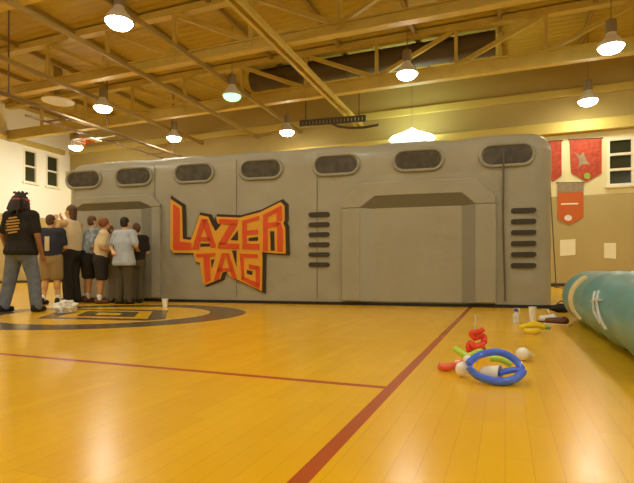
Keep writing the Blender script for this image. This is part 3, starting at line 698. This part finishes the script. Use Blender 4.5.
# ================================================================== people
def person(name_label, px, py, Hh, facing, skin, hair, shirt, bottom, arms, legs='trousers', sleeve='short', head_turn=0, lean=0, hairstyle='short', stance=.09, shoes='black', extra=None, shirt_len=.50, step=0):
    """facing: degrees, 0 = looking away from the camera along the gym, 90 = towards picture left"""
    p = ground(px, py); t = thing('person', name_label, 'person', (p.x, p.y, 0), R(YAW+facing))
    s = Hh; V = lambda x, y, z: Vector((x*s, y*s, z*s))
    pel, chest, neck = V(0, 0, .52), V(0, lean*.6, .72), V(0, lean, .835)
    hd = V(0, lean+.012, .925)
    sh = {k: V(k*.105, lean*.95, .80) for k in (-1, 1)}
    hip = {k: V(k*.052, 0, .50) for k in (-1, 1)}
    knee = {k: V(k*(stance*.75), .012+(step*k), .28) for k in (-1, 1)}
    ank = {k: V(k*stance, -.01+(step*1.6*k), .045) for k in (-1, 1)}
    b = bmesh.new()
    capsule(b, pel+V(-.03, 0, 0), pel+V(.03, 0, 0), .078*s, .078*s); capsule(b, pel+V(0, 0, .02), V(0, lean*.3, .62), .078*s, .070*s)
    capsule(b, V(-.035, lean*.5, .70), V(.035, lean*.5, .70), .07*s, .07*s); capsule(b, V(0, lean*.3, .62), chest, .07*s, .078*s)
    capsule(b, sh[-1], sh[1], .04*s, .04*s); capsule(b, chest, neck, .06*s, .034*s); capsule(b, neck, hd, .031*s, .031*s)
    # head with jaw, nose, ears; turned on the neck
    Rz = Matrix.Rotation(R(head_turn), 4, 'Z'); HT = Matrix.Translation(hd) @ Rz
    hb = bmesh.new(); ball(hb, (0, -.006*s, .012*s), (.043*s, .053*s, .055*s), 20); ball(hb, (0, .012*s, -.026*s), (.033*s, .038*s, .038*s), 16)
    capsule(hb, (0, .045*s, .006*s), (0, .058*s, -.010*s), .006*s, .009*s)
    for k in (-1, 1): ball(hb, (k*.044*s, -.002*s, -.002*s), (.007*s, .012*s, .018*s), 10)
    bmesh.ops.transform(hb, matrix=HT, verts=hb.verts); me_ = bpy.data.meshes.new('h'); hb.to_mesh(me_); hb.free(); b.from_mesh(me_); bpy.data.meshes.remove(me_)
    for k in (-1, 1):
        capsule(b, hip[k], knee[k], .054*s, .035*s); capsule(b, knee[k], knee[k].lerp(ank[k], .35)+V(0, -.008, 0), .034*s, .036*s); capsule(b, knee[k].lerp(ank[k], .3), ank[k], .034*s, .021*s)
        capsule(b, ank[k]+V(0, 0, -.015), ank[k]+V(0, .075, -.028), .021*s, .015*s)
    hands = {}
    for k in (-1, 1):
        el, wr = [Vector(q)*s for q in arms[k]]
        capsule(b, sh[k], el, .030*s, .024*s); capsule(b, el, wr, .024*s, .0155*s)
        d = (wr-el).normalized(); x_, y_ = frame_of(d); pm = wr+d*.030*s
        for q in (-.5, .5): capsule(b, wr+x_*q*.012*s, pm+x_*q*.030*s+d*.012*s, .011*s, .010*s)
        for f_ in range(4):
            o_ = x_*((f_-1.5)*.0125*s); ln = (.036, .042, .040, .031)[f_]*s; base = pm+o_+d*.010*s
            mid = base+d*ln*.55+y_*k*.004*s; tip = mid+d*ln*.40+y_*k*.014*s
            capsule(b, base, mid, .0055*s, .0052*s, 8); capsule(b, mid, tip, .0052*s, .0045*s, 8)
        th = wr+d*.012*s-x_*.014*s; capsule(b, th, th+d*.020*s-x_*.018*s, .0075*s, .0065*s, 8); capsule(b, th+d*.020*s-x_*.018*s, th+d*.040*s-x_*.020*s, .0062*s, .0052*s, 8)
    remeshed('body', b, .0085, M[skin], t, 2)
    # shirt
    b = bmesh.new(); g_ = .016*s; zl = shirt_len
    for z0, z1, r0, r1 in ((zl, .60, .088 if zl > .48 else .112, .082), (.60, .70, .086, .093), (.70, .79, .093, .070)):
        f0, f1 = lean*max(0, (z0-.52)/.3), lean*max(0, (z1-.52)/.3)
        for q in (-1, 0, 1): capsule(b, V(q*.032, f0, z0+(.03 if z0 == zl else 0)), V(q*.036, f1, z1), (r0-.004)*s, (r1-.004)*s)
    capsule(b, sh[-1], sh[1], .056*s, .056*s) if sleeve != 'none' else None
    if sleeve != 'none':
        for k in (-1, 1):
            el, wr = [Vector(q)*s for q in arms[k]]
            capsule(b, sh[k], sh[k].lerp(el, .72 if sleeve == 'short' else 1), .050*s, .043*s)
            if sleeve == 'long': capsule(b, el, el.lerp(wr, .92), .038*s, .028*s)
    # cut the hem flat
    remeshed_hem(b, zl*s)
    remeshed('shirt', b, .012, M[shirt], t, 3)
    # legs clothing
    b = bmesh.new()
    for q in (-1, 0, 1): capsule(b, V(q*.035, 0, .50), V(q*.033, 0, .56), .088*s, .080*s)
    for k in (-1, 1):
        if legs == 'trousers':
            capsule(b, hip[k]+V(0, 0, .02), knee[k], .070*s, .052*s); capsule(b, knee[k], ank[k]+V(0, 0, .004), .052*s, .046*s)
        else: capsule(b, hip[k]+V(0, 0, .02), knee[k]+V(0, 0, .03 if legs == 'shorts' else 0), .074*s, .066*s)
    remeshed_hem(b, (.018 if legs == 'trousers' else .27)*s)
    remeshed('trousers' if legs == 'trousers' else 'shorts', b, .012, M[bottom], t, 3)
    for k in (-1, 1):
        sm = shoe_mesh(.165*s, .062*s, .055*s); o = obj('shoe', sm, M[shoes], t); o.location = ank[k]+V(0, .022, -.045); o.location.z = .0
        if legs != 'trousers':
            sk = bmesh.new(); capsule(sk, ank[k], ank[k]+V(0, .002, .045), .026*s, .029*s); obj('sock', sk, M['white'], t)
    # hair
    hb = bmesh.new(); ball(hb, (0, -.014*s, .022*s), (.049*s, .053*s, .055*s), 20); ball(hb, (0, -.022*s, -.004*s), (.047*s, .042*s, .046*s), 16)
    if hairstyle == 'long':
        ball(hb, (0, -.03*s, -.04*s), (.045*s, .03*s, .07*s), 14); ball(hb, (0, -.03*s, -.09*s), (.038*s, .022*s, .05*s), 12)
    if hairstyle == 'big': ball(hb, (0, -.02*s, .015*s), (.064*s, .062*s, .060*s), 16)
    if hairstyle == 'locks':
        for i in range(26):
            a = i/26*2*math.pi; x0, y0 = .044*math.cos(a), .050*math.sin(a)-.014
            if y0 > .028: continue
            L1 = random.uniform(.06, .12); capsule(hb, (x0*s, y0*s, .035*s), (x0*1.5*s, y0*1.4*s, (.02-L1*.5)*s), .010*s, .009*s, 8); capsule(hb, (x0*1.5*s, y0*1.4*s, (.02-L1*.5)*s), (x0*1.75*s, y0*1.7*s, (.0-L1)*s), .009*s, .007*s, 8)
        for i in range(8):
            a = -.9+i*.26; capsule(hb, (.04*s, -.02*s, .04*s), ((.085+.012*i)*s, (-.03+.01*math.sin(i*3))*s, (.075-.018*i)*s), .010*s, .007*s, 8)
        for i in range(9):
            a = i*.7; capsule(hb, (0, 0, .055*s), (.055*math.cos(a)*s, (.05*math.sin(a)-.01)*s, .075*s), .010*s, .008*s, 8)
    bmesh.ops.transform(hb, matrix=HT, verts=hb.verts); remeshed('hair', hb, .008, M[hair], t, 2)
    for k in (-1, 1):
        e = bmesh.new(); ball(e, (k*.017*s, .046*s, .006*s), (.007*s, .005*s, .004*s), 10); bmesh.ops.transform(e, matrix=HT, verts=e.verts); obj('eye', e, M['eye'], t)
    e = bmesh.new(); capsule(e, (-.010*s, .047*s, -.030*s), (.010*s, .047*s, -.030*s), .004*s, .004*s, 8); bmesh.ops.transform(e, matrix=HT, verts=e.verts); obj('mouth', e, M['lip'], t)
    if extra: extra(t, V, HT, s)
    return t
def remeshed_hem(bm, z):
    for v in bm.verts: v.co.z = max(v.co.z, z)
DOWN = {-1: ((-.16, -.01, .64), (-.155, .05, .48)), 1: ((.16, -.01, .64), (.155, .05, .48))}
UP = {-1: ((-.13, .10, .70), (-.05, .15, .85)), 1: ((.13, .10, .70), (.05, .15, .85))}
HOLD = {-1: ((-.14, .02, .64), (-.06, .15, .60)), 1: ((.14, .02, .64), (.06, .15, .60))}
def locks_extra(t, V, HT, s):
    hb = bmesh.new(); pts = [HT @ Vector((.052*s*math.cos(a), (.057*math.sin(a)-.012)*s, .012*s)) for a in [i*math.pi/12 for i in range(24)]]
    tube(hb, pts, .014*s, 8, closed=True); obj('headband', hb, M['redc'], t)
    pr = bmesh.new()
    for i, w_ in enumerate((.07, .11, .12, .10, .12, .08)):
        bar(pr, V(-w_/2, -.090, .775-i*.024), V(w_/2, -.090, .785-i*.024), .012*s, .012*s)
    obj('back_print', pr, M['gold'], t)
person('person in black T-shirt with gold back print, jeans and red headband', 21, 312, 1.64, -8, 'skin3', 'hairdark', 'tblack', 'denim', DOWN, head_turn=-30, hairstyle='locks', shirt_len=.475, extra=locks_extra, stance=.125, step=.02)
def lanyard(t, V, HT, s):
    obj('shirt_stripe', bx(V(.0, -.094, .67), (.045*s, .02*s, .16*s), .004), M['creamc'], t)
person('person in navy shirt, khaki shorts and white socks behind the one in black', 51, 304.6, 1.52, 5, 'skin2', 'hairbrown', 'navy', 'khaki', HOLD, legs='shorts', head_turn=-20, extra=lanyard, shoes='black', stance=.08)
person('person in cream tank top and dark trousers raising both hands to the face', 71.5, 303, 1.74, 75, 'skin2', 'hairbrown', 'creamc', 'charcoal', UP, sleeve='none', hairstyle='long', head_turn=8, stance=.06)
person('person in light blue and white patterned shirt leaning behind the cream tank top', 87.5, 302.3, 1.58, -50, 'skin2', 'hairbrown', 'blueprint', 'charcoal', HOLD, legs='shorts', lean=.05, stance=.05, shoes='shoebrown')
person('person with auburn hair in a cream shirt and dark shorts, arms bent forward', 100.5, 303.6, 1.50, -70, 'skin', 'hairred', 'creamc', 'charcoal', HOLD, legs='shorts', hairstyle='big', lean=.04, stance=.05, shoes='shoebrown')
person('person in pale grey clothes half hidden behind the auburn haired person', 110, 302.4, 1.40, -60, 'skin', 'hairbrown', 'greyc', 'greyc', DOWN, stance=.05)
person('person in plain light blue T-shirt and dark olive trousers with back turned', 124, 304, 1.50, -20, 'skin2', 'hairdark', 'ltblue', 'olive', {-1: ((-.17, -.03, .66), (-.04, -.13, .60)), 1: ((.17, .0, .66), (.09, .12, .62))}, stance=.065, lean=.01, shirt_len=.44)
person('person in black shirt standing at the right of the light blue T-shirt', 136, 303, 1.42, 30, 'skin2', 'hairbrown', 'tblack', 'olive', HOLD, stance=.05, head_turn=20)
